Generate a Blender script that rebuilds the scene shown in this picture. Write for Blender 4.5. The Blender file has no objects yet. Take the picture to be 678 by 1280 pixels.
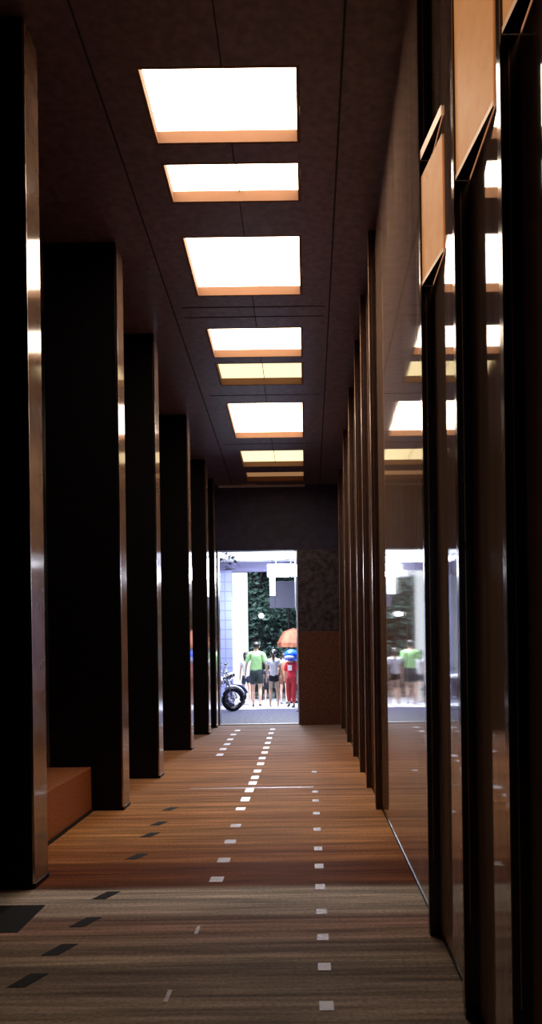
import bpy, bmesh, math, random
from mathutils import Vector, Matrix
random.seed(7)
PI = math.pi
scene = bpy.context.scene
COL = scene.collection

# ------------------------------------------------------------------ helpers
def link(o, parent=None):
    COL.objects.link(o)
    if parent is not None: o.parent = parent
    return o

def tag(o, label=None, cat=None, group=None, kind=None):
    if label: o['label'] = label
    if cat: o['category'] = cat
    if group: o['group'] = group
    if kind: o['kind'] = kind
    return o

def empty(name, loc, rz=0.0, **k):
    o = bpy.data.objects.new(name, None)
    o.location = loc; o.rotation_euler = (0, 0, rz); o.empty_display_size = .1
    link(o); tag(o, **k); return o

def obj(name, bm, mat, parent=None, smooth=False, bevel=0.0, **k):
    me = bpy.data.meshes.new(name)
    bmesh.ops.recalc_face_normals(bm, faces=bm.faces)
    bm.to_mesh(me); bm.free()
    for m in (mat if isinstance(mat, (list, tuple)) else [mat]): me.materials.append(m)
    if smooth:
        for p in me.polygons: p.use_smooth = True
    o = bpy.data.objects.new(name, me); link(o, parent)
    if bevel:
        b = o.modifiers.new('bevel', 'BEVEL'); b.width = bevel; b.segments = 2; b.limit_method = 'ANGLE'
    tag(o, **k); return o

def box(bm, x0, x1, y0, y1, z0, z1, M=None, mi=0):
    vs = [bm.verts.new((x, y, z)) for x in (x0, x1) for y in (y0, y1) for z in (z0, z1)]
    if M: 
        for v in vs: v.co = M @ v.co
    for f in ((0,1,3,2),(4,6,7,5),(0,4,5,1),(2,3,7,6),(0,2,6,4),(1,5,7,3)):
        fc = bm.faces.new([vs[i] for i in f]); fc.material_index = mi
    return vs

def hexa(bm, pts):                 # 8 points, same order as box
    vs = [bm.verts.new(p) for p in pts]
    for f in ((0,1,3,2),(4,6,7,5),(0,4,5,1),(2,3,7,6),(0,2,6,4),(1,5,7,3)):
        bm.faces.new([vs[i] for i in f])

def tube(bm, pts, r, n=10, closed=False):
    pts = [Vector(p) for p in pts]; rr = r if isinstance(r, (list, tuple)) else [r]*len(pts)
    rings = []; up = Vector((0.013, 0.02, 1))
    for i, p in enumerate(pts):
        if closed: d = pts[(i+1) % len(pts)] - pts[i-1]
        else: d = pts[min(i+1, len(pts)-1)] - pts[max(i-1, 0)]
        d.normalize(); ref = up if abs(d.dot(up.normalized())) < .95 else Vector((1, 0, .01))
        a = d.cross(ref).normalized(); b = d.cross(a).normalized()
        rings.append([bm.verts.new(p + (a*math.cos(2*PI*k/n) + b*math.sin(2*PI*k/n))*rr[i]) for k in range(n)])
    m = len(rings)
    for i in range(m if closed else m-1):
        A, B = rings[i], rings[(i+1) % m]
        for k in range(n): bm.faces.new((A[k], A[(k+1) % n], B[(k+1) % n], B[k]))
    if not closed:
        bm.faces.new(rings[0]); bm.faces.new(rings[-1])

def ball(bm, c, s, seg=16, rings=10, M=None):
    mm = Matrix.Translation(c) @ (M or Matrix()) @ Matrix.Diagonal((s[0], s[1], s[2], 1))
    bmesh.ops.create_uvsphere(bm, u_segments=seg, v_segments=rings, radius=1, matrix=mm)

# ------------------------------------------------------------------ materials
def nodes(m):
    m.use_nodes = True
    return m.node_tree.nodes, m.node_tree.links, m.node_tree.nodes['Principled BSDF']

def mat(name, col, rough=.5, metal=0., spec=.5, ior=None, noise=None, emit=None, estr=0., bump=None):
    """noise = (scale, low factor, high factor) mottles the colour"""
    m = bpy.data.materials.new(name); N, L, P = nodes(m)
    P.inputs['Base Color'].default_value = (*col, 1); P.inputs['Roughness'].default_value = rough
    P.inputs['Metallic'].default_value = metal; P.inputs['Specular IOR Level'].default_value = spec
    if ior: P.inputs['IOR'].default_value = ior
    tc = N.new('ShaderNodeTexCoord')
    if noise:
        n = N.new('ShaderNodeTexNoise'); n.inputs['Scale'].default_value = noise[0]; n.inputs['Detail'].default_value = 6
        L.new(tc.outputs['Object'], n.inputs['Vector'])
        r = N.new('ShaderNodeValToRGB')
        r.color_ramp.elements[0].position = .35; r.color_ramp.elements[1].position = .65
        r.color_ramp.elements[0].color = (*[c*noise[1] for c in col], 1)
        r.color_ramp.elements[1].color = (*[min(1, c*noise[2]) for c in col], 1)
        L.new(n.outputs['Fac'], r.inputs['Fac']); L.new(r.outputs['Color'], P.inputs['Base Color'])
    if bump:
        n = N.new('ShaderNodeTexNoise'); n.inputs['Scale'].default_value = bump[0]; n.inputs['Detail'].default_value = 4
        L.new(tc.outputs['Object'], n.inputs['Vector'])
        b = N.new('ShaderNodeBump'); b.inputs['Strength'].default_value = bump[1]; b.inputs['Distance'].default_value = .01
        L.new(n.outputs['Fac'], b.inputs['Height']); L.new(b.outputs['Normal'], P.inputs['Normal'])
    if emit:
        P.inputs['Emission Color'].default_value = (*emit, 1); P.inputs['Emission Strength'].default_value = estr
    return m

M = {}
M['granite'] = mat('black_granite', (.006, .005, .006), .35, spec=.12, noise=(60, .6, 1.6))
M['fin'] = mat('dark_bronze', (.022, .013, .010), .22, spec=.6, noise=(8, .8, 1.2))
M['bronze'] = mat('warm_bronze', (.72, .46, .34), .42, metal=1, noise=(9, .8, 1.1))
M['trim'] = mat('brushed_bronze_edge', (.62, .50, .44), .22, metal=1)
M['finb'] = mat('brown_bronze', (.042, .018, .014), .3, spec=.6, noise=(8, .7, 1.3))
M['amber'] = mat('amber_backlit_panel', (.60, .27, .12), .5, spec=.2, noise=(5, .45, 1.5), emit=(1, .40, .13), estr=.42)
M['amber_edge'] = mat('amber_edge', (.85, .55, .38), .4, emit=(1, .55, .3), estr=.45)
M['side'] = mat('polished_brown_side', (.26, .165, .115), .09, spec=.9, ior=2.0, noise=(5, .85, 1.15), bump=(2, .04))
M['terracotta'] = mat('terracotta_granite', (.42, .15, .065), .45, noise=(40, .7, 1.3))
M['coffer'] = mat('coffer_cream', (.20, .105, .062), .7, spec=.1, noise=(3, .95, 1.05))
M['dado'] = mat('dado_granite', (.11, .036, .020), .6, noise=(30, .6, 1.4))
M['seam'] = mat('seam_dark', (.01, .008, .008), .8)
M['beam'] = mat('end_beam_blue', (.022, .022, .085), .55, noise=(7, .7, 1.3))  # bluish light on the end beam put into its colour
M['mottle'] = mat('mottled_dark_stone', (.045, .036, .055), .3, noise=(9, .25, 2.2))
M['white_trim'] = mat('pale_trim', (.55, .52, .52), .4)

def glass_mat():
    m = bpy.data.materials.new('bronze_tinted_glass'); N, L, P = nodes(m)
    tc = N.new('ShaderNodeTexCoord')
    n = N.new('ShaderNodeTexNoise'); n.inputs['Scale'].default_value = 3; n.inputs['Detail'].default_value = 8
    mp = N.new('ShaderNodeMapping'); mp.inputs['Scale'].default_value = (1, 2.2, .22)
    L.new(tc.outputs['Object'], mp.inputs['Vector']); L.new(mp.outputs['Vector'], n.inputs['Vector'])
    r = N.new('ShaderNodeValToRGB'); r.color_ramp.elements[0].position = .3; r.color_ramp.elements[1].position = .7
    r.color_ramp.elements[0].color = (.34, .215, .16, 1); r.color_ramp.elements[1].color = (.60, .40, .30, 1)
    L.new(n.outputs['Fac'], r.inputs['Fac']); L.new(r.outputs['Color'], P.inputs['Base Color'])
    P.inputs['Roughness'].default_value = .035; P.inputs['IOR'].default_value = 1.75; P.inputs['Specular IOR Level'].default_value = .6
    b = N.new('ShaderNodeBump'); b.inputs['Strength'].default_value = .02; b.inputs['Distance'].default_value = .01
    L.new(n.outputs['Fac'], b.inputs['Height']); L.new(b.outputs['Normal'], P.inputs['Normal'])
    return m
M['glass'] = glass_mat()

def floor_mat():
    m = bpy.data.materials.new('streaked_stone_floor'); N, L, P = nodes(m)
    tc = N.new('ShaderNodeTexCoord'); sep = N.new('ShaderNodeSeparateXYZ'); L.new(tc.outputs['Object'], sep.inputs[0])
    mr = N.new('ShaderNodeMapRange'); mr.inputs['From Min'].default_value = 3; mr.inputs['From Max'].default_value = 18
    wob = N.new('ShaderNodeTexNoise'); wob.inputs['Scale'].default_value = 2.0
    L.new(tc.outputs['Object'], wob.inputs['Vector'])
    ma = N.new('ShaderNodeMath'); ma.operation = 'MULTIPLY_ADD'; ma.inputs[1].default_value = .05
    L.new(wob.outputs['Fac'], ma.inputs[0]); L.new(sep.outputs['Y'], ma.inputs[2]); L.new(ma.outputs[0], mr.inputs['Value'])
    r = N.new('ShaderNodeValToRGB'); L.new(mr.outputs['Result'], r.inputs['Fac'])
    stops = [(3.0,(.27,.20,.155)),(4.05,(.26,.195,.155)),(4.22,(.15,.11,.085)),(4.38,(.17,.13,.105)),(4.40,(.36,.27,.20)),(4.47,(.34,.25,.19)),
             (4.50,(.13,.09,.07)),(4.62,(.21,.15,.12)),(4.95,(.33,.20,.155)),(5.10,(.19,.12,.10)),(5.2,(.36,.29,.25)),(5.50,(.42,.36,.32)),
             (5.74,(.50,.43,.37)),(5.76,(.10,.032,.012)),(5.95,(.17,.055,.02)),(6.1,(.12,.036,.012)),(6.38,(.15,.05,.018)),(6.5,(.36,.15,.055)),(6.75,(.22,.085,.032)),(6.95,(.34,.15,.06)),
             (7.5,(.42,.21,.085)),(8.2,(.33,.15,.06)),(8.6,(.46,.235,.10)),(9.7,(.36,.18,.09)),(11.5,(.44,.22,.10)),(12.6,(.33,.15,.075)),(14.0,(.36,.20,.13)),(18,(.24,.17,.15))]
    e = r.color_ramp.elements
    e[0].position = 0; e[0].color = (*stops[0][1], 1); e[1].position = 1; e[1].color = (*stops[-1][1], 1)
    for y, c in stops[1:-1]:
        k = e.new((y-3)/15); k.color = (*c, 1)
    def streak(sx, sy, lo, hi, det=5):
        mp = N.new('ShaderNodeMapping'); mp.inputs['Scale'].default_value = (sx, sy, 1)
        L.new(tc.outputs['Object'], mp.inputs['Vector'])
        n = N.new('ShaderNodeTexNoise'); n.inputs['Scale'].default_value = 1; n.inputs['Detail'].default_value = det
        L.new(mp.outputs['Vector'], n.inputs['Vector'])
        q = N.new('ShaderNodeMapRange'); q.inputs['From Min'].default_value = .3; q.inputs['From Max'].default_value = .7
        q.inputs['To Min'].default_value = lo; q.inputs['To Max'].default_value = hi
        L.new(n.outputs['Fac'], q.inputs['Value']); return q.outputs['Result']
    def mul(a, b):
        v = N.new('ShaderNodeVectorMath'); v.operation = 'SCALE'; L.new(a, v.inputs[0]); L.new(b, v.inputs['Scale']); return v.outputs[0]
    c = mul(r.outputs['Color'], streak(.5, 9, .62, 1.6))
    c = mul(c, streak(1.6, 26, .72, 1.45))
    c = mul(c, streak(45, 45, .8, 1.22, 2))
    L.new(c, P.inputs['Base Color'])
    P.inputs['Roughness'].default_value = .7; P.inputs['Specular IOR Level'].default_value = .015
    return m
M['floor'] = floor_mat()

def ceil_mat():
    m = mat('dark_ceiling_board', (.12, .078, .105), .38, noise=(14, .72, 1.3), bump=(50, .08)); return m
M['ceiling'] = ceil_mat()

def panel_emit(name, col, s):
    m = bpy.data.materials.new(name); m.use_nodes = True; N = m.node_tree.nodes; L = m.node_tree.links
    N.remove(N['Principled BSDF']); e = N.new('ShaderNodeEmission'); e.inputs['Color'].default_value = (*col, 1); e.inputs['Strength'].default_value = s
    L.new(e.outputs[0], N['Material Output'].inputs['Surface']); return m
M['panel_bright'] = panel_emit('ceiling_panel_bright', (1.0, .80, .60), 9.5)
M['panel_warm'] = panel_emit('ceiling_panel_warm', (1.0, .78, .42), 1.7)
M['panel_dim'] = panel_emit('ceiling_panel_dim', (1.0, .50, .22), .32)

# ------------------------------------------------------------------ the hall (x right, y into the photo, z up)
CAMZ = 1.55
def zc(y): return 6.094 - .068*y            # underside of the gently falling ceiling
XG, XF = .70, .635                            # glass plane, hall edge of the fins
XC = -1.8                                    # hall face of the columns
Y0, Y1 = -4.0, 17.9
XL = -2.95
ZT = 3.5                                    # underside of the amber panels

bm = bmesh.new(); box(bm, XL-.2, 1.1, Y0, Y1, -.15, 0)
floor = obj('floor', bm, M['floor'], kind='structure')

lights = [(6.22, 7.08, 0), (7.32, 7.90, 0), (8.46, 9.69, 0), (10.50, 11.39, 0), (11.57, 12.37, 1), (13.08, 14.79, 0), (15.5, 16.55, 1), (16.92, 17.62, 2)]
LX0, LX1 = -1.165, 0.0
bm = bmesh.new(); T = .3
def slab(x0, x1, y0, y1):
    hexa(bm, [(x, y, zc(y)+d) for x in (x0, x1) for y in (y0, y1) for d in (0, T)])
slab(XL-.2, LX0, Y0, Y1+.2); slab(LX1, 1.1, Y0, Y1+.2)
edges = [Y0] + [v for l in lights for v in l[:2]] + [Y1+.2]
for i in range(0, len(edges), 2): slab(LX0, LX1, edges[i], edges[i+1])
ceiling = obj('ceiling', bm, M['ceiling'], kind='structure')
# seams in the ceiling boards
def seam(x0, x1, y0, y1, name='ceiling_seam'):
    b = bmesh.new(); hexa(b, [(x, y, zc(y)+d) for x in (x0, x1) for y in (y0, y1) for d in (-.004, .01)])
    obj(name, b, M['seam'], ceiling)
seam(.295, .312, 0, Y1); seam(-1.48, -1.465, 0, Y1)
for a, b_ in zip(edges[0::2], edges[1::2]): seam(-.555, -.545, max(a, 2), min(b_, Y1))
for yy in (5.2, 9.95, 10.2, 12.75, 15.1): seam(LX0-.2, LX1+.25, yy, yy+.012)

ords = ['nearest and largest bright panel, fully glowing', 'second bright panel from the viewer, short with a line down its middle',
        'third bright panel from the viewer, long and blown out', 'fourth bright panel, directly before a yellow one',
        'yellow panel close behind the fourth bright one', 'last big white panel before the end wall',
        'small yellow panel near the end wall', 'dim orange panel right against the end wall']
for i, (a, b_, k) in enumerate(lights):
    t = empty('ceiling_light', ((LX0+LX1)/2, (a+b_)/2, zc((a+b_)/2)), cat='ceiling light', group='recessed ceiling lights along the hall',
              label='recessed ceiling light, ' + ords[i])
    t.rotation_euler = (0, 0, 0)
    cx, cy, cz = t.location
    g = .004; h = .095
    b = bmesh.new()
    P = lambda x, y, d: (x-cx, y-cy, zc(y)+d-cz)
    w = .02
    for (x0, x1, y0, y1) in ((LX0+g, LX0+g+w, a+g, b_-g), (LX1-g-w, LX1-g, a+g, b_-g), (LX0+g+w, LX1-g-w, a+g, a+g+w), (LX0+g+w, LX1-g-w, b_-g-w, b_-g)):
        hexa(b, [P(x, y, d) for x in (x0, x1) for y in (y0, y1) for d in (.0, .2)])
    obj('housing', b, M['coffer'], t)
    b = bmesh.new(); hexa(b, [P(x, y, d) for x in (LX0+g+w, LX1-g-w) for y in (a+g+w, b_-g-w) for d in (h, h+.03)])
    obj('diffuser', b, M[('panel_bright', 'panel_warm', 'panel_dim')[k]], t)
    if i in (1, 4, 6):
        b = bmesh.new(); hexa(b, [P(x, y, d) for x in (-.553, -.545) for y in (a+.03, b_-.03) for d in (h-.012, h-.001)])
        obj('divider', b, M['seam'], t)

# walls of the left side behind the columns and the end wall
bm = bmesh.new(); hexa(bm, [(x, y, z if z == 0 else zc(y)) for x in (XL-.2, XL) for y in (Y0, Y1) for z in (0, 1)])
obj('wall_left', bm, M['granite'], kind='structure')

# columns
cols = [5.75, 8.53, 10.62, 13.55, 16.0]
cl = ['black granite column nearest the viewer, cut by the left edge of the photo',
      'broad black granite column standing behind the terracotta plinth',
      'black granite column, third from the viewer on the left side',
      'black granite column, fourth from the viewer with a thin pale edge',
      'slim looking black granite column, second from the end wall']
cols.append(17.35); cl.append('last black granite column, beside the bright opening of the end wall')
for y, lab in zip(cols, cl):
    t = empty('column', (XC-.36, y+.15, 0), label=lab, cat='column', group='columns along the left side')
    b = bmesh.new(); D = .15; H = lambda yy: zc(y+.15+yy)
    hexa(b, [(x, yy, z if z == 0 else H(yy)) for x in (-.35, .345) for yy in (-D, D) for z in (0, 1)])
    obj('shaft', b, M['granite'], t, bevel=.006)
    b = bmesh.new()
    hexa(b, [(x, yy, (.035 if z == 0 else H(yy)-.02)) for x in (.345, .36) for yy in (-D+.006, D-.006) for z in (0, 1)])
    obj('side_panel', b, M['side'], t)
    b = bmesh.new(); box(b, .345, .366, -D-.004, D+.004, 0, .035)
    obj('base_plate', b, M['granite'], t, bevel=.003)
    b = bmesh.new()
    hexa(b, [(x, yy, (.035 if z == 0 else H(yy)-.02)) for x in (.347, .3625) for yy in (-D-.003, -D+.006) for z in (0, 1)])
    obj('corner_trim', b, M['trim'], t)

# low terracotta plinth between the first two columns
bm = bmesh.new(); box(bm, -2.93, -2.1, 6.35, 8.50, 0, .43); 
pl = obj('low_plinth', bm, M['terracotta'], bevel=.01, label='low terracotta granite plinth between the two nearest left columns', cat='plinth')
bm = bmesh.new(); box(bm, -2.095, -2.085, 6.35, 8.5, 0, .03); obj('base_joint', bm, M['seam'], pl)

# right facade: panes between fins
fins = [2.78, 3.65, 4.71, 8.4, 9.7, 10.9, 12.5, 14.4, 16.8]
FD = .055
ys = [Y0] + fins + [Y1]
n = 0
for a, b_ in zip(ys[:-1], ys[1:]):
    n += 1
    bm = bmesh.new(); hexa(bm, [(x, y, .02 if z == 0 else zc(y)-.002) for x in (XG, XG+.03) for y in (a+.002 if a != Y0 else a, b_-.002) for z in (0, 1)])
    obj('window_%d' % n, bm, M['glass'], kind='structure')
bm = bmesh.new(); box(bm, XG-.006, XG+.04, Y0, Y1, 0, .02); obj('baseboard_right', bm, M['granite'], kind='structure')
bm = bmesh.new(); hexa(bm, [(x, y, 0 if z == 0 else zc(y)) for x in (XG+.04, XG+.25) for y in (Y0, Y1) for z in (0, 1)])
obj('wall_right', bm, M['seam'], kind='structure')
fl = ['dark bronze facade fin at the right edge of the photo, nearest the viewer',
      'dark bronze facade fin, second from the right edge, widest in full view',
      'dark bronze facade fin standing just nearer than the wide mirroring pane',
      'dark bronze facade fin at the far edge of the wide mirroring pane',
      'dark bronze facade fin, second beyond the wide pane', 'dark bronze facade fin, third beyond the wide pane',
      'dark bronze facade fin, fourth beyond the wide pane', 'dark bronze facade fin, second from the end wall',
      'dark bronze facade fin, farthest one beside the end wall']
for i, (y, lab) in enumerate(zip(fins, fl)):
    t = empty('facade_fin', (XG, y, 0), label=lab, cat='facade fin', group='fins along the right facade')
    H = lambda yy: zc(y+yy)-.003
    b = bmesh.new(); hexa(b, [(x, yy, 0 if z == 0 else H(yy)) for x in (XF-XG+.004, -.001) for yy in (0, FD) for z in (0, 1)])
    obj('blade', b, M['fin'] if i < 3 else M['finb'], t)
    b = bmesh.new(); hexa(b, [(x, yy, .05 if z == 0 else H(yy)) for x in (XF-XG, XF-XG+.004) for yy in (.004, FD) for z in (0, 1)])
    obj('edge_trim', b, M['side'] if i < 3 else M['bronze'], t)
    b = bmesh.new(); hexa(b, [(x, yy, .4 if z == 0 else H(yy)) for x in (XF-XG+.026, XF-XG+.029) for yy in (-.003, 0) for z in (0, 1)])
    obj('pale_line', b, M['trim'], t)
    # amber panel set in the pane beside the near fins
    near = y - (.4 if i == 2 else .5)
    w = y - near
    if i < 3 and w > .05:
        top = 4.06 if i == 2 else zc(y)-.05
        def wedge(z0, z1, g=0.0):
            bb = bmesh.new(); p = []
            for z in (z0, z1):
                p.append([bb.verts.new(q) for q in ((XF-XG+.010-g, -.003, z), (-.003, -.003, z), (-.003, -w, z), (-.006-g, -w, z))])
            bb.faces.new(p[0]).material_index = 1; bb.faces.new(p[1]).material_index = 1
            for q in range(4): bb.faces.new((p[0][q], p[0][(q+1) % 4], p[1][(q+1) % 4], p[1][q]))
            return bb
        obj('amber_panel', wedge(ZT, top), [M['amber'], M['fin']], t)
        obj('panel_edge', wedge(ZT-.02, ZT, .003), [M['amber_edge'], M['fin']], t)
        if i == 2: obj('panel_edge', wedge(4.15, 4.20, .003), [M['amber_edge'], M['fin']], t)

# end wall: beam over the opening, mottled wall on the right, terracotta dado
OX0, OX1, OZ = -1.79, -.17, 3.55
bm = bmesh.new(); box(bm, XL, XG, Y1, Y1+.3, OZ, 5.3); obj('wall_end', bm, M['beam'], kind='structure')
bm = bmesh.new(); box(bm, OX1, XG, Y1, Y1+.3, 0, OZ); box(bm, XL, OX0, Y1, Y1+.3, 0, OZ)
obj('wall_end_lower', bm, M['mottle'], kind='structure')
bm = bmesh.new(); box(bm, OX1+.02, XG-.03, Y1-.16, Y1-.002, .0, 1.88)
obj('low_partition', bm, M['dado'], bevel=.008, label='chest high terracotta granite partition right of the bright opening', cat='partition')
bm = bmesh.new(); box(bm, -1.75, .0, Y1-.08, Y1-.002, 4.83, 4.868); obj('trim_1', bm, M['white_trim'], kind='structure')
bm = bmesh.new(); box(bm, OX1-.02, OX1-.001, Y1-.01, Y1+.29, .0, OZ-.01); obj('trim_2', bm, M['white_trim'], kind='structure')
bm = bmesh.new(); box(bm, OX0, OX1-.022, Y1-.02, Y1+.1, 0, .02); obj('trim_3', bm, M['white_trim'], kind='structure')

t = empty('cornice_light', (-1.13, Y1-.06, 4.90), label='short thin white light strip on the ledge above the end beam', cat='lamp')
b = bmesh.new(); box(b, -.17, .17, -.018, .012, -.031, -.012); obj('housing', b, M['white_trim'], t)
b = bmesh.new(); tube(b, [(-.16, -.003, -.002), (.16, -.003, -.002)], .011, 8); obj('tube', b, panel_emit('thin_tube', (.95, .9, 1), 3), t)
# floor inlays (parts of the floor)
M['inlay_pale'] = mat('inlay_pale', (.46, .34, .31), .5, noise=(20, .8, 1.1))
M['inlay_white'] = mat('inlay_white_glow', (.95, .9, .95), .25, emit=(.9, .85, 1), estr=.32)  # white tiles with a weak glow put into them
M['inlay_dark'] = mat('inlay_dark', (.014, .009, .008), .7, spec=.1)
def deroll(x, y): return x + ROLL*(810-y)
ROLL = .0135
def fp(x, y):                     # a floor point measured from the photograph
    Yd = CAMZ*1100/(y-810); return ((deroll(x, y)-384)*Yd/1100, Yd)
def inlay(x, y, sx, sy, m, lab, sk=0.0):
    X, Y = fp(x, y); b = bmesh.new(); vs = box(b, X-sx/2, X+sx/2, Y-sy/2, Y+sy/2, -.001, .0025)
    for v in vs: v.co.x -= sk*(v.co.y-Y)
    obj('inlay_tile', b, M[m], floor, label=lab)
for y in (1258, 1209, 1172, 1140, 1109, 1083, 1061, 1037, 1017, 1001, 990, 965):
    inlay(394+ (y-985)*.053, y, .062, .10 if y > 1130 else .13, 'inlay_pale', 'pale pinkish square floor tile')
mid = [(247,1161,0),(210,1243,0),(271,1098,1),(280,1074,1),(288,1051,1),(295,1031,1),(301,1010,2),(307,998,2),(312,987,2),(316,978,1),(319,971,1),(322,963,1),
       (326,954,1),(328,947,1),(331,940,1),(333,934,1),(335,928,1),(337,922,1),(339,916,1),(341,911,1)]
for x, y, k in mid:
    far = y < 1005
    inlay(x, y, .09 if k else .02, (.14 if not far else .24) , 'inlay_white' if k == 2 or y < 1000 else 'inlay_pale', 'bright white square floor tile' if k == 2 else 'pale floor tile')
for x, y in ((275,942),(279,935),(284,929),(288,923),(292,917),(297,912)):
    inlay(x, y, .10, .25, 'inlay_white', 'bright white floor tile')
for x, y in ((35,1221),(75,1183),(107,1149),(133,1116),(171,1068),(188,1041),(199,1027),(213,1009)):
    inlay(x, y, .085, .17, 'inlay_dark', 'dark slanting floor tile', sk=-.35)
# pale strip in the floor, dark patch standing in for the column's reflection
b = bmesh.new(); X0, Yq = fp(238, 984); X1, _ = fp(392, 983); box(b, X0, X1, Yq-.03, Yq+.03, -.001, .002)
obj('pale_strip', b, M['inlay_pale'], floor)
b = bmesh.new(); box(b, -2.4, -1.62, 4.86, 5.38, -.001, .002); obj('reflection_patch', b, M['inlay_dark'], floor)

# ------------------------------------------------------------------ outside, beyond the opening
def bricks(name, c1, c2, sc=1.0, bw=.4, rh=.2):
    m = bpy.data.materials.new(name); N, L, P = nodes(m)
    tc = N.new('ShaderNodeTexCoord'); mp = N.new('ShaderNodeMapping'); mp.inputs['Rotation'].default_value = (PI/2, 0, 0)
    L.new(tc.outputs['Object'], mp.inputs['Vector'])
    b = N.new('ShaderNodeTexBrick'); b.offset = 0; b.inputs['Color1'].default_value = (*c1, 1); b.inputs['Color2'].default_value = (*c1, 1)
    b.inputs['Mortar'].default_value = (*c2, 1); b.inputs['Scale'].default_value = sc; b.inputs['Mortar Size'].default_value = .012
    b.inputs['Brick Width'].default_value = bw; b.inputs['Row Height'].default_value = rh
    L.new(mp.outputs['Vector'], b.inputs['Vector']); L.new(b.outputs['Color'], P.inputs['Base Color'])
    P.inputs['Roughness'].default_value = .5; return m
M['lav_tile'] = bricks('lavender_tiles', (.23, .26, .48), (.14, .15, .28), 1, .34, .26)
M['white'] = mat('white_paint', (.88, .90, .95), .5)
M['lav'] = mat('lavender_paint', (.24, .23, .40), .6)
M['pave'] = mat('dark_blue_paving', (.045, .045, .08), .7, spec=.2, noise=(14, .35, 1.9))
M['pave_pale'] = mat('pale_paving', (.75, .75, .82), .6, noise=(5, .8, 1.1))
M['lamp_white'] = panel_emit('lamp_white', (.80, .86, 1.0), 90)
M['tube_white'] = panel_emit('tube_white', (.85, .95, 1.0), 14)
M['leaf'] = mat('dark_leaf', (.12, .20, .17), .5, noise=(2, .5, 1.6))
M['leafpale'] = mat('pale_leaf', (.20, .26, .22), .4)
M['bark'] = mat('bark', (.06, .045, .035), .9, bump=(30, .5))
M['black'] = mat('black_plastic', (.015, .015, .02), .35)
M['chrome'] = mat('chrome', (.8, .8, .85), .12, metal=1)
M['grey'] = mat('grey_panel', (.17, .17, .25), .6)
M['bikewhite'] = mat('white_bodywork', (.8, .82, .88), .25)
M['bikeblue'] = mat('dark_blue_bodywork', (.03, .05, .14), .25)
M['awning'] = mat('rust_fabric', (.22, .07, .035), .8, noise=(5, .5, 1.5))

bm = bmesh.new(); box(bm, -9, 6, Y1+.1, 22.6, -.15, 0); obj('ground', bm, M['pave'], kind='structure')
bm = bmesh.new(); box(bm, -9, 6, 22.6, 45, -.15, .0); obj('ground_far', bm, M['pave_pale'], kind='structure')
# canopy and its supports
t = empty('canopy', (-1.5, 22, 3.95), label='flat white canopy over the pavement beyond the opening', cat='canopy')
b = bmesh.new(); box(b, -3.2, 2.6, -3.4, 2.6, 0, .15); obj('roof_slab', b, M['white'], t)
b = bmesh.new(); box(b, -3.2, 2.6, 2.35, 2.6, -.26, -.001); obj('edge_beam', b, M['lav'], t, bevel=.01)
t = empty('pillar', (-2.22, 24.2, 0), label='lavender tiled square pillar behind the parked motorcycles', cat='pillar')
b = bmesh.new(); box(b, -.3, .18, -.2, .1, 0, 3.68); obj('shaft', b, M['lav_tile'], t)
b = bmesh.new(); box(b, -.33, .2, -.23, .12, 0, .12); obj('base', b, M['lav'], t)
t = empty('white_column', (-1.85, 24.5, 0), label='tall glowing white column beside the lavender pillar', cat='light column')
b = bmesh.new(); box(b, -.2, .21, -.1, .1, .02, 3.66); obj('white_face', b, panel_emit('glowing_white', (.86, .93, 1.0), 1.5), t)  # bright white of the column put in as an even glow
b = bmesh.new(); box(b, -.21, .22, -.14, .15, 0, .018); obj('base', b, M['grey'], t)
b = bmesh.new(); box(b, -.21, .22, -.14, .15, 3.662, 3.69); obj('cap', b, M['grey'], t)
# flood lamp
t = empty('flood_lamp', (-.60, 23.6, 3.62), label='glaring white flood lamp hanging under the canopy edge', cat='lamp')
b = bmesh.new(); box(b, -.45, .40, -.05, .12, -.16, .2); obj('housing', b, M['grey'], t, bevel=.02)
b = bmesh.new(); box(b, -.42, .37, -.075, -.052, -.15, .17); obj('lens', b, M['lamp_white'], t, bevel=.01)
for q in (-.2, .2):
    b = bmesh.new(); tube(b, [(q, .04, .18), (q, .04, .33)], .015); obj('bracket', b, M['chrome'], t)
t = empty('hanging_tube_light', (-.92, 24.0, 3.5), label='short vertical white tube light left of the flood lamp', cat='lamp')
b = bmesh.new(); tube(b, [(0, 0, .16), (0, 0, -.5)], .075, 14); obj('tube', b, M['tube_white'], t, smooth=False)
b = bmesh.new(); tube(b, [(0, 0, .161), (0, 0, .19)], .08, 14); tube(b, [(0, 0, .19), (0, 0, .44)], .01, 6); obj('cap', b, M['grey'], t)
# grey sign board on a post
t = empty('sign_board', (-.52, 25.6, 0), label='blank grey lavender board on a post below the flood lamp', cat='sign')
b = bmesh.new(); box(b, -.38, .32, -.04, .04, 2.72, 3.5); obj('board', b, M['grey'], t, bevel=.01)
b = bmesh.new(); box(b, -.55, -.385, -.03, .03, 2.72, 3.15); obj('side_flap', b, M['grey'], t)
b = bmesh.new(); tube(b, [(0, .07, 0), (0, .07, 3.4)], .035, 12); obj('post', b, M['black'], t)
# thin white pole
t = empty('white_pole', (-.225, 21.5, 0), label='thin white pole at the right side of the opening', cat='pole')
b = bmesh.new(); tube(b, [(0, 0, 0.02), (0, 0, 2.4), (-.03, 0, 2.6), (-.03, 0, 3.945)], .022, 12); obj('shaft', b, M['white'], t, smooth=True)
b = bmesh.new(); tube(b, [(0, 0, 0), (0, 0, .03)], .06, 14); obj('base_flange', b, M['grey'], t)

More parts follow.
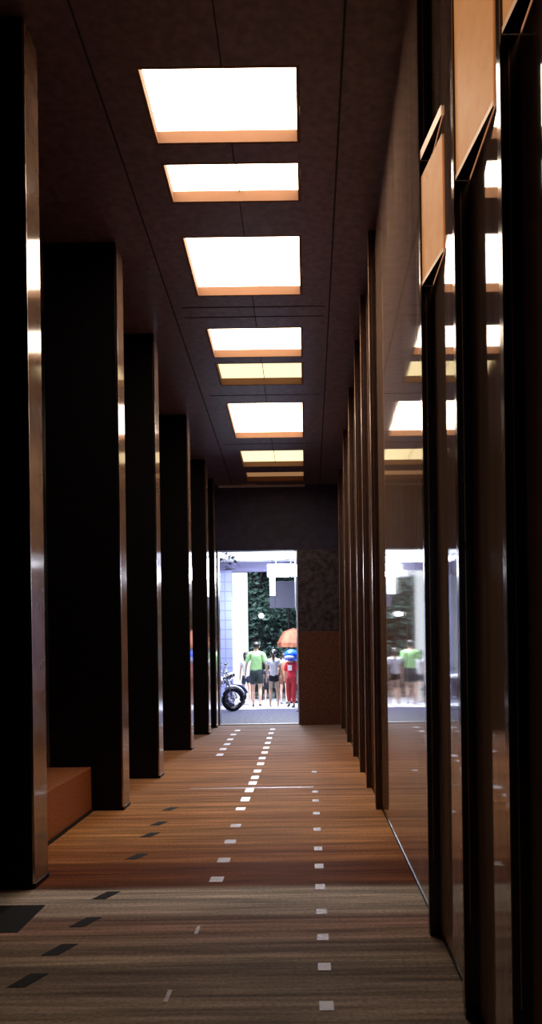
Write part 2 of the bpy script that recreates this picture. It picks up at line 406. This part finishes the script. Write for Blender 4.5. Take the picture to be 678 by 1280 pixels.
# fluorescent battens under the canopy
for k, (x, y) in enumerate(((-1.6, 20.6), (-1.2, 22.9))):
    t = empty('batten_light', (x, y, 3.93), label='slim fluorescent batten under the canopy, ' + ('nearer to the opening' if k == 0 else 'above the walking people'), cat='lamp', group='battens under the canopy')
    b = bmesh.new(); box(b, -.62, .62, -.04, .04, -.02, .018); obj('housing', b, M['white'], t)
    b = bmesh.new(); tube(b, [(-.6, 0, -.045), (.6, 0, -.045)], .02, 10); obj('tube', b, M['tube_white'], t)

# shop wall to the left with vertical bars, seen mirrored in the facade
t = empty('slatted_screen', (-4.1, 25.4, 0), label='white slatted screen wall behind the lavender pillar', cat='screen')
b = bmesh.new(); box(b, -1.6, 1.6, 0, .08, 0, 3.6); obj('panel', b, M['white'], t)
for k in range(9):
    b = bmesh.new(); box(b, -1.5+k*.36, -1.46+k*.36, -.05, -.002, .05, 3.5); obj('slat', b, M['grey'], t)
b = bmesh.new(); box(b, -1.6, 1.6, -.09, -.052, 2.55, 2.65); obj('rail', b, M['white'], t)

# trees
def leaves(bm, c, r, n, s):
    for _ in range(n):
        d = Vector((random.gauss(0, 1), random.gauss(0, 1), random.gauss(0, 1))).normalized() * random.random()**.4
        p = Vector(c) + Vector((d.x*r[0], d.y*r[1], d.z*r[2]))
        R = Matrix.Rotation(random.uniform(0, 2*PI), 3, 'Z') @ Matrix.Rotation(random.uniform(-1.3, 1.3), 3, 'X') @ Matrix.Rotation(random.uniform(-1, 1), 3, 'Y')
        k = s*random.uniform(.6, 1.3)
        q = [Vector((-k, 0, 0)), Vector((-.2*k, -.42*k, .06*k)), Vector((k, 0, 0)), Vector((-.2*k, .42*k, .06*k))]
        bm.faces.new([bm.verts.new(p + R @ v) for v in q])
def tree(x, y, h, r, lab, n=1700, m='leaf', s=.11):
    t = empty('street_tree', (x, y, 0), label=lab, cat='tree', group='trees across the pavement')
    b = bmesh.new(); tube(b, [(0, 0, 0), (.05, 0, h*.3), (-.03, .02, h*.55), (.02, 0, h*.85)], [.13, .10, .08, .03])
    for a in range(5):
        an = a*1.3; tube(b, [(0, 0, h*(.4+.07*a)), (math.cos(an)*r*.6, math.sin(an)*r*.5, h*(.6+.07*a))], [.05, .015], 6)
    obj('trunk', b, M['bark'], t)
    b = bmesh.new()
    for k in range(7):
        leaves(b, (random.uniform(-.5, .5)*r, random.uniform(-.4, .4)*r, h*random.uniform(.35, .85)), (r*.62, r*.5, h*.2), n//7, s)
    obj('foliage', b, M[m], t)
tree(-1.75, 29.2, 4.6, 1.1, 'dark leafy tree directly behind the glowing column')
tree(-.3, 31.9, 5.0, 1.4, 'dark leafy tree behind the grey sign board')
tree(2.2, 29, 4.6, 1.3, 'dark leafy tree farthest right, mostly behind the end wall')
tree(-4.5, 30, 4.5, 1.2, 'dark leafy tree behind the slatted screen')
t = empty('hedge', (-.9, 27.3, 0), label='low dark clipped hedge behind the walking people', cat='hedge')
b = bmesh.new()
for k in range(8): leaves(b, (-1.6+k*.5, 0, .95), (.45, .4, .9), 420, .09)
obj('foliage', b, M['leaf'], t)
for k in range(8):
    b = bmesh.new(); tube(b, [(-1.6+k*.5, 0, 0), (-1.55+k*.5, 0, .7)], .03, 6); obj('stem', b, M['bark'], t)
t = empty('garden_lamp', (-1.36, 26.4, 0), label='small white globe lamp on a thin post in front of the dark foliage', cat='lamp')
b = bmesh.new(); tube(b, [(0, 0, 0), (0, 0, 2.47)], .025, 10); obj('post', b, M['black'], t)
b = bmesh.new(); ball(b, (0, 0, 2.535), (.075, .075, .075)); obj('globe', b, M['tube_white'], t, smooth=True)
# dark building face behind
bm = bmesh.new(); box(bm, -9, 6, 36, 36.4, 0, 7); obj('wall_far', bm, mat('far_wall', (.05, .06, .07), .8, noise=(2, .5, 1.5)), kind='structure')

# leafy branch hanging at upper left of the opening
t = empty('hanging_branch', (-1.98, 19.6, 3.93), label='leafy branch hanging at the upper left corner of the opening', cat='branch')
b = bmesh.new(); tube(b, [(-.1, 0, -.01), (.05, 0, -.15), (.25, .05, -.3), (.45, .0, -.45)], [.015, .012, .008, .004], 6); obj('twig', b, M['bark'], t)
b = bmesh.new()
for c in ((.05, 0, -.15), (.2, .03, -.26), (.32, .03, -.36), (.45, 0, -.45), (.1, 0, -.42), (.25, 0, -.55)): leaves(b, c, (.10, .08, .08), 9, .055)
obj('foliage', b, M['leafpale'], t)

# rust coloured parasol beyond the people
t = empty('parasol', (-.38, 24.85, 0), label='rust coloured street parasol at the right side of the opening', cat='parasol')
b = bmesh.new()
R0 = [b.verts.new((math.cos(a*PI/4)*.46, math.sin(a*PI/4)*.46, 1.70)) for a in range(8)]
R1 = [b.verts.new((math.cos(a*PI/4)*.3, math.sin(a*PI/4)*.3, 2.02)) for a in range(8)]
tp = b.verts.new((0, 0, 2.12)); R2 = [b.verts.new((math.cos(a*PI/4)*.46, math.sin(a*PI/4)*.46, 1.58)) for a in range(8)]
for a in range(8):
    c = (a+1) % 8
    b.faces.new((R0[a], R0[c], R1[c], R1[a])); b.faces.new((R1[a], R1[c], tp)); b.faces.new((R2[a], R2[c], R0[c], R0[a]))
o = obj('canopy', b, M['awning'], t); sm = o.modifiers.new('s', 'SOLIDIFY'); sm.thickness = .008
b = bmesh.new(); tube(b, [(0, 0, .05), (0, 0, 2.1)], .022, 10); obj('pole', b, M['chrome'], t)
b = bmesh.new(); tube(b, [(0, 0, 0), (0, 0, .06)], .22, 20); obj('base', b, M['black'], t)
for a in range(8):
    b = bmesh.new(); tube(b, [(0, 0, 1.95), (math.cos(a*PI/4)*.43, math.sin(a*PI/4)*.43, 1.70)], .006, 5); obj('rib', b, M['chrome'], t)

# ------------------------------------------------------------------ motorcycles
def motorcycle(x, y, rz, lab, body):
    t = empty('motorcycle', (x, y, 0), rz, label=lab, cat='motorcycle', group='motorcycles parked by the pillar')
    for cx in (-.62, .62):
        b = bmesh.new(); pts = [(cx+math.cos(a*PI/14)*.25, 0, .30+math.sin(a*PI/14)*.25) for a in range(28)]
        tube(b, pts, .05, 8, closed=True); w = obj('wheel', b, M['black'], t, smooth=True)
        b = bmesh.new(); tube(b, [(cx+math.cos(a*PI/14)*.195, 0, .30+math.sin(a*PI/14)*.195) for a in range(28)], .014, 6, closed=True)
        for a in range(10): tube(b, [(cx, 0, .30), (cx+math.cos(a*PI/5)*.19, 0, .30+math.sin(a*PI/5)*.19)], .006, 5)
        tube(b, [(cx, -.06, .30), (cx, .06, .30)], .035, 10); obj('rim', b, M['chrome'], w)
    for s in (-1, 1):
        b = bmesh.new(); tube(b, [(-.62, .08*s, .30), (-.05, .11*s, .34), (.3, .06*s, .75), (.42, 0, .85)], .02, 8); obj('frame_rail', b, M['black'], t)
        b = bmesh.new(); tube(b, [(-.6, .09*s, .30), (-.4, .1*s, .66)], .025, 8); obj('shock_absorber', b, M['black'], t)
        b = bmesh.new(); tube(b, [(.62, .075*s, .30), (.44, .06*s, .82), (.40, .06*s, .92)], .02, 8); obj('fork_leg', b, M['chrome'], t)
    b = bmesh.new(); box(b, -.18, .18, -.1, .1, .25, .5); box(b, -.1, .14, -.07, .07, .5, .58); obj('engine', b, M['chrome'], t, bevel=.03)
    b = bmesh.new(); ball(b, (.14, 0, .74), (.26, .13, .13)); obj('fuel_tank', b, M[body], t, smooth=True)
    b = bmesh.new(); ball(b, (-.3, 0, .72), (.36, .13, .07)); obj('seat', b, M['black'], t, smooth=True)
    b = bmesh.new(); tube(b, [(-.5, 0, .70), (-.72, 0, .72), (-.86, 0, .60)], [.09, .07, .03], 10); obj('tail', b, M[body], t, smooth=True)
    b = bmesh.new(); tube(b, [(.62+math.cos(a)*.32, 0, .30+math.sin(a)*.32) for a in [.3+k*.24 for k in range(9)]], .035, 8); obj('mudguard', b, M[body], t, smooth=True)
    b = bmesh.new(); tube(b, [(.26, -.33, .98), (.34, -.2, 1.0), (.40, 0, .93), (.34, .2, 1.0), (.26, .33, .98)], .014, 8); obj('handlebar', b, M['chrome'], t)
    for s in (-1, 1):
        b = bmesh.new(); tube(b, [(.3, .27*s, .99), (.32, .3*s, 1.14)], .007, 6); ball(b, (.32, .3*s, 1.17), (.02, .06, .04)); obj('mirror', b, M['chrome'], t)
    b = bmesh.new(); ball(b, (.52, 0, .86), (.09, .09, .1)); obj('headlight', b, M['chrome'], t, smooth=True)
    b = bmesh.new(); tube(b, [(0, -.13, .28), (-.4, -.16, .25), (-.8, -.17, .33)], [.025, .035, .045], 10); obj('exhaust', b, M['chrome'], t, smooth=True)
    b = bmesh.new(); tube(b, [(-.1, .1, .3), (-.18, .28, .01)], .012, 6); obj('kickstand', b, M['chrome'], t)
motorcycle(-2.42, 21.6, .45, 'nearer parked motorcycle with white bodywork at the left of the opening', 'bikewhite')
motorcycle(-2.45, 22.6, .35, 'farther parked motorcycle with dark blue bodywork, behind the white one', 'bikeblue')

# ------------------------------------------------------------------ people
M['skin'] = mat('skin', (.62, .40, .30), .55)
M['hair'] = mat('dark_hair', (.018, .013, .012), .5)
M['shoe'] = mat('dark_shoe', (.04, .04, .05), .6)
M['shoew'] = mat('white_shoe', (.7, .7, .72), .6)
M['eye'] = mat('eye', (.03, .02, .02), .2)
def cloth(name, c): return mat(name, c, .85, noise=(9, .88, 1.1))
def skin(name, chains, m, parent, sub=2):
    """chains: lists of (key, point, radius); equal keys share a vertex"""
    idx = {}; vs = []; rs = []; es = set()
    for ch in chains:
        prev = None
        for k in ch:
            key = k[0]
            if key not in idx:
                idx[key] = len(vs); vs.append(k[1]); rs.append(k[2])
            i = idx[key]
            if prev is not None and prev != i: es.add((prev, i))
            prev = i
    me = bpy.data.meshes.new(name); me.from_pydata(vs, list(es), []); me.update()
    o = bpy.data.objects.new(name, me); link(o, parent)
    sk = o.modifiers.new('skin', 'SKIN'); sk.use_smooth_shade = True
    lay = me.skin_vertices[0].data if me.skin_vertices else None
    if lay is None:
        bpy.context.view_layer.objects.active = o
        bpy.context.view_layer.update()
        bm = bmesh.new(); bm.from_mesh(me); bm.verts.layers.skin.verify(); bm.to_mesh(me); bm.free()
        lay = me.skin_vertices[0].data
    for i, r in enumerate(rs):
        lay[i].radius = (r if isinstance(r, tuple) else (r, r)); lay[i].use_root = (i == 0)
    s = o.modifiers.new('sub', 'SUBSURF'); s.levels = sub; s.render_levels = sub
    me.materials.append(m); return o

def person(x, y, rz, h, lab, top, bottom, shoe='shoe', stride=(.12, -.10), arms=((.05, .0), (-.05, .0)), slim=1.0, sleeves=.5, shorts=.55, hair='short', bend=(0, 0), hold=None, skirtlen=None):
    t = empty('person', (x, y, 0), rz, label=lab, cat='person')
    k = h/1.7; V = lambda a, b, c: (a*k, b*k, c*k); w = slim
    pel = ('pel', V(0, 0, .94), (.135*k*w, .10*k)); wa = ('wa', V(0, 0, 1.07), (.115*k*w, .085*k)); ch = ('ch', V(0, -.01, 1.27), (.145*k*w, .105*k))
    nb = ('nb', V(0, -.01, 1.42), (.075*k, .065*k)); ne = ('ne', V(0, .005, 1.49), .048*k)
    hd = ('hd', V(0, .02, 1.585), (.072*k, .088*k)); ht = ('ht', V(0, .012, 1.655), (.062*k, .075*k))
    chains = [[pel, wa, ch, nb, ne, hd, ht]]
    legs = {}; armp = {}
    for s, st in ((-1, stride[0]), (1, stride[1])):
        hip = V(.085*s*w, 0, .88); lift = .06 if st < 0 else 0
        kn = V(.095*s, st*.75+.03, .48+lift*.2); an = V(.095*s, st*1.25, .085+lift)
        he = V(.095*s, st*1.25-.03, .05+lift); to = V(.10*s, st*1.25+.16, .035+(0 if lift == 0 else .0))
        if lift: an = V(.095*s, st*1.9, .12); he = V(.095*s, st*1.9-.03, .08); to = V(.10*s, st*1.9+.15, .035)
        legs[s] = (hip, kn, an, he, to)
        cf = tuple((Vector(kn)*.62 + Vector(an)*.38) + Vector((0, -.02*k, 0)))
        chains.append([pel, ('hip%d' % s, hip, .085*k*w), ('kn%d' % s, kn, .052*k), ('cf%d' % s, cf, .052*k*w), ('an%d' % s, an, .032*k), ('he%d' % s, he, .033*k), ('to%d' % s, to, .028*k)])
    for s, (fw, out) in ((-1, arms[0]), (1, arms[1])):
        sh = V(.165*s*w, -.01, 1.385); el = V(.215*s*w+out*s*.5, fw*.6-.02, 1.13)
        if hold == s: wr = V(.19*s, .22, 1.08)
        else: wr = V(.235*s*w+out*s, fw*1.4+.03, .90)
        armp[s] = (sh, el, wr)
        chains.append([nb, ('sh%d' % s, sh, .052*k), ('el%d' % s, el, .036*k), ('wr%d' % s, wr, .024*k)])
        d = (Vector(wr)-Vector(el)).normalized(); pm = Vector(wr)+d*.05*k
        side = Vector((0, 1, 0)); side = (side - d*side.dot(d)).normalized(); nrm = d.cross(side)
        chains.append([('wr%d' % s, wr, .024*k), ('pm%d' % s, tuple(pm), (.034*k, .016*k))])
        for f in range(4):
            off = side*((f-1.5)*.019*k); L_ = (.068, .078, .074, .058)[f]*k
            a = Vector(wr)+d*.085*k+off; b_ = a+d*L_*.55-nrm*s*.006*k; c_ = b_+(d*.8-nrm*s*.6)*L_*.5
            chains.append([('pm%d' % s, tuple(pm), .03), ('f%d%da' % (s, f), tuple(a), .009*k), ('f%d%db' % (s, f), tuple(b_), .008*k), ('f%d%dc' % (s, f), tuple(c_), .007*k)])
        a = Vector(wr)+d*.03*k+side*.035*k; b_ = a+(d*.8+side*.5)*.04*k
        chains.append([('pm%d' % s, tuple(pm), .03), ('t%da' % s, tuple(a), .011*k), ('t%db' % s, tuple(b_), .009*k)])
    body = skin('body', chains, M['skin'], t)
    # face and ears
    for s in (-1, 1):
        b = bmesh.new(); ball(b, V(.078*s, .01, 1.575), (.012*k, .02*k, .03*k), 8, 6); obj('ear', b, M['skin'], t, smooth=True)
        b = bmesh.new(); ball(b, V(.03*s, .096, 1.59), (.012*k, .008*k, .007*k), 8, 6); obj('eye', b, M['eye'], t, smooth=True)
    b = bmesh.new(); ball(b, V(0, .108, 1.565), (.014*k, .02*k, .022*k), 8, 6); obj('nose', b, M['skin'], t, smooth=True)
    b = bmesh.new(); ball(b, V(0, .102, 1.527), (.024*k, .008*k, .006*k), 8, 6); obj('mouth', b, mat('lips', (.4, .14, .12), .5), t, smooth=True)
    # top
    g = .016*k
    def lerp(a, b, f): return tuple(Vector(a).lerp(Vector(b), f))
    tc = [[('hem', V(0, 0, .845), (.150*k*w+g, .115*k+g)), ('wa', V(0, 0, 1.07), (.125*k*w+g, .09*k+g)), ('ch', ch[1], (.145*k*w+g, .105*k+g)), ('nb', V(0, -.01, 1.405), (.08*k+g, .065*k+g))]]
    for s in (-1, 1):
        sh, el, wr = armp[s]
        q = [('nb', V(0, -.01, 1.405), .08), ('sh%d' % s, sh, .058*k+g)]
        if sleeves: q.append(('sl%d' % s, lerp(sh, el, sleeves*1.2), .052*k+g))
        tc.append(q)
    skin('shirt', tc, top, t)
    # bottoms
    bc = [[('wb', V(0, 0, 1.03), (.135*k*w+g*.6, .10*k+g*.6)), ('pl', V(0, 0, .90), (.14*k*w+g, .11*k+g))]]
    for s in (-1, 1):
        hip, kn, an, he, to = legs[s]
        q = [('pl', V(0, 0, .90), .1), ('h%d' % s, (hip[0], hip[1], hip[2]-.04*k), .088*k*w+g), ('e%d' % s, lerp(hip, kn, min(shorts, 1)), .075*k*w+g)]
        if shorts > 1: q.append(('g%d' % s, lerp(kn, an, .85), .045*k+g))
        bc.append(q)
    skin('shorts' if shorts <= 1 else 'trousers', bc, bottom, t)
    for s in (-1, 1):
        hip, kn, an, he, to = legs[s]
        skin('shoe', [[('a', (he[0], he[1]-.02*k, he[2]), .040*k), ('b', tuple(Vector(he).lerp(Vector(to), .5)), .040*k), ('c', (to[0], to[1]+.02*k, to[2]+.003), .034*k)]], M[shoe], t, 1)
    # hair
    b = bmesh.new(); ball(b, V(0, -.002, 1.622), (.090*k, .098*k, .092*k), 18, 12)
    for v in b.verts:
        if v.co.y > .05*k and v.co.z < 1.64*k: v.co.y = .05*k
        if v.co.z < 1.55*k: v.co.z = 1.55*k
        v.co += Vector((random.uniform(-1, 1), random.uniform(-1, 1), random.uniform(-1, 1)))*.004*k
    if hair == 'tail':
        tube(b, [V(0, -.09, 1.64), V(0, -.14, 1.60), V(.01, -.15, 1.48), V(.015, -.14, 1.34)], [.03*k, .035*k, .03*k, .012*k], 10)
    if hair == 'bob':
        tube(b, [V(0, -.03, 1.60), V(0, -.05, 1.50), V(0, -.045, 1.44)], [.09*k, .085*k, .06*k], 12)
    obj('hair', b, M['hair'], t, smooth=True)
    return t
green = cloth('light_green_shirt', (.42, .75, .32)); white = cloth('white_top', (.85, .85, .92)); navy = cloth('navy_shorts', (.02, .025, .06))
blackc = cloth('black_shorts', (.012, .012, .02)); dgreen = cloth('dark_green_shorts', (.03, .045, .05)); red = cloth('red_top', (.85, .05, .09)); redt = cloth('dark_red_trousers', (.45, .03, .04))
PY = 23.4
def px(x): return (deroll(x, 860)-384)*PY/1100
person(px(306.5), PY+.5, .15, 1.46, 'person in a white top and navy shorts at the left end of the group', white, navy, 'shoew', slim=.8, hair='bob', stride=(.10, -.07), sleeves=.4, shorts=.5)
person(px(321), PY, 0, 1.72, 'tall person in a light green shirt and dark shorts walking away', green, dgreen, 'shoe', slim=1.12, stride=(.06, -.08), sleeves=.75, shorts=.75, arms=((.06, .03), (-.02, .03)))
person(px(333), PY+.9, 0, 1.14, 'small child in dark clothes walking between the two adults', navy, blackc, 'shoew', slim=.8, hair='bob', stride=(.08, -.05), shorts=.7)
person(px(343.5), PY-.45, -.1, 1.52, 'person with a ponytail in a white top and black shorts walking away', white, blackc, 'shoew', slim=.85, hair='tail', stride=(-.05, .12), shorts=.32, sleeves=.5, arms=((.03, .03), (.05, .04)))
person(px(354), PY+1.0, 0, 1.42, 'person in rust coloured clothes half hidden behind the white top', cloth('rust_top', (.35, .14, .07)), cloth('brown_shorts', (.2, .08, .05)), 'shoe', slim=.9, stride=(.1, -.06))
rp = person(px(365), PY-.3, PI-.3, 1.40, 'person in a bright red top and dark red trousers beside the white pole', red, redt, 'shoe', slim=1.0, stride=(.06, -.02), shorts=1.2, sleeves=.8)
# white print on the red top, blue cap/helmet
M['blue'] = mat('blue_helmet', (.02, .10, .85), .25)
k = 1.40/1.7
b = bmesh.new(); box(b, -.055, .055, .0, .006, -.07, .07); pr = obj('chest_print', b, M['white'], rp, bevel=.004); pr.location = (0, .128*k+.008, 1.26*k)
t = empty('helmet', (rp.location.x, rp.location.y, 1.63*k), PI-.3, label='glossy blue helmet with a pale visor worn by the red clad person', cat='helmet')
b = bmesh.new(); ball(b, (0, 0, 0), (.19, .19, .185), 22, 14)
bmesh.ops.delete(b, geom=[v for v in b.verts if v.co.z < -.12], context='VERTS')
o = obj('shell', b, M['blue'], t, smooth=True); sm = o.modifiers.new('s', 'SOLIDIFY'); sm.thickness = .012
b = bmesh.new(); ball(b, (0, .035, -.02), (.17, .17, .08), 18, 10); obj('visor', b, mat('visor', (.75, .85, 1.0), .1), t, smooth=True)

# ------------------------------------------------------------------ light of the place, with added fill
def area(name, loc, rot, size, sy, col, e):
    l = bpy.data.lights.new(name, 'AREA'); l.shape = 'RECTANGLE'; l.size = size; l.size_y = sy; l.color = col; l.energy = e
    o = bpy.data.objects.new(name, l); o.location = loc; o.rotation_euler = rot; link(o); return o
area('flood_light', (-.6, 23.4, 3.5), (math.radians(-25), 0, 0), .7, .3, (.80, .86, 1.0), 480)
area('canopy_light', (-1.5, 21.8, 3.3), (PI, 0, 0), 2.0, 2.0, (.82, .88, 1.0), 90)
area('canopy_down_light', (-1.4, 22.6, 3.8), (0, 0, 0), 2.0, 1.5, (.85, .90, 1.0), 160)

area('foliage_fill', (-1.5, 26.0, 5.5), (math.radians(25), 0, 0), 1.5, .6, (.80, .88, 1.0), 220)  # added fill above the canopy, brightens the foliage without a lamp fixture
w = bpy.data.worlds.new('night'); scene.world = w; w.use_nodes = True
w.node_tree.nodes['Background'].inputs['Color'].default_value = (.25, .28, .5, 1); w.node_tree.nodes['Background'].inputs['Strength'].default_value = .008

# ------------------------------------------------------------------ camera
cam = bpy.data.cameras.new('camera'); co = bpy.data.objects.new('camera', cam); link(co); scene.camera = co
cam.sensor_fit = 'VERTICAL'; cam.sensor_height = 36; cam.lens = 36*1100/1280
cam.shift_x = -45/1280; cam.shift_y = 170/1280
cam.clip_start = .05; cam.clip_end = 200
co.matrix_world = Matrix.Translation((0, 0, CAMZ)) @ Matrix.Rotation(PI/2, 4, 'X') @ Matrix.Rotation(-ROLL, 4, 'Z')
vs = scene.view_settings; vs.view_transform = 'Standard'; vs.look = 'None'; vs.exposure = 0; vs.gamma = 1; vs.use_curve_mapping = False
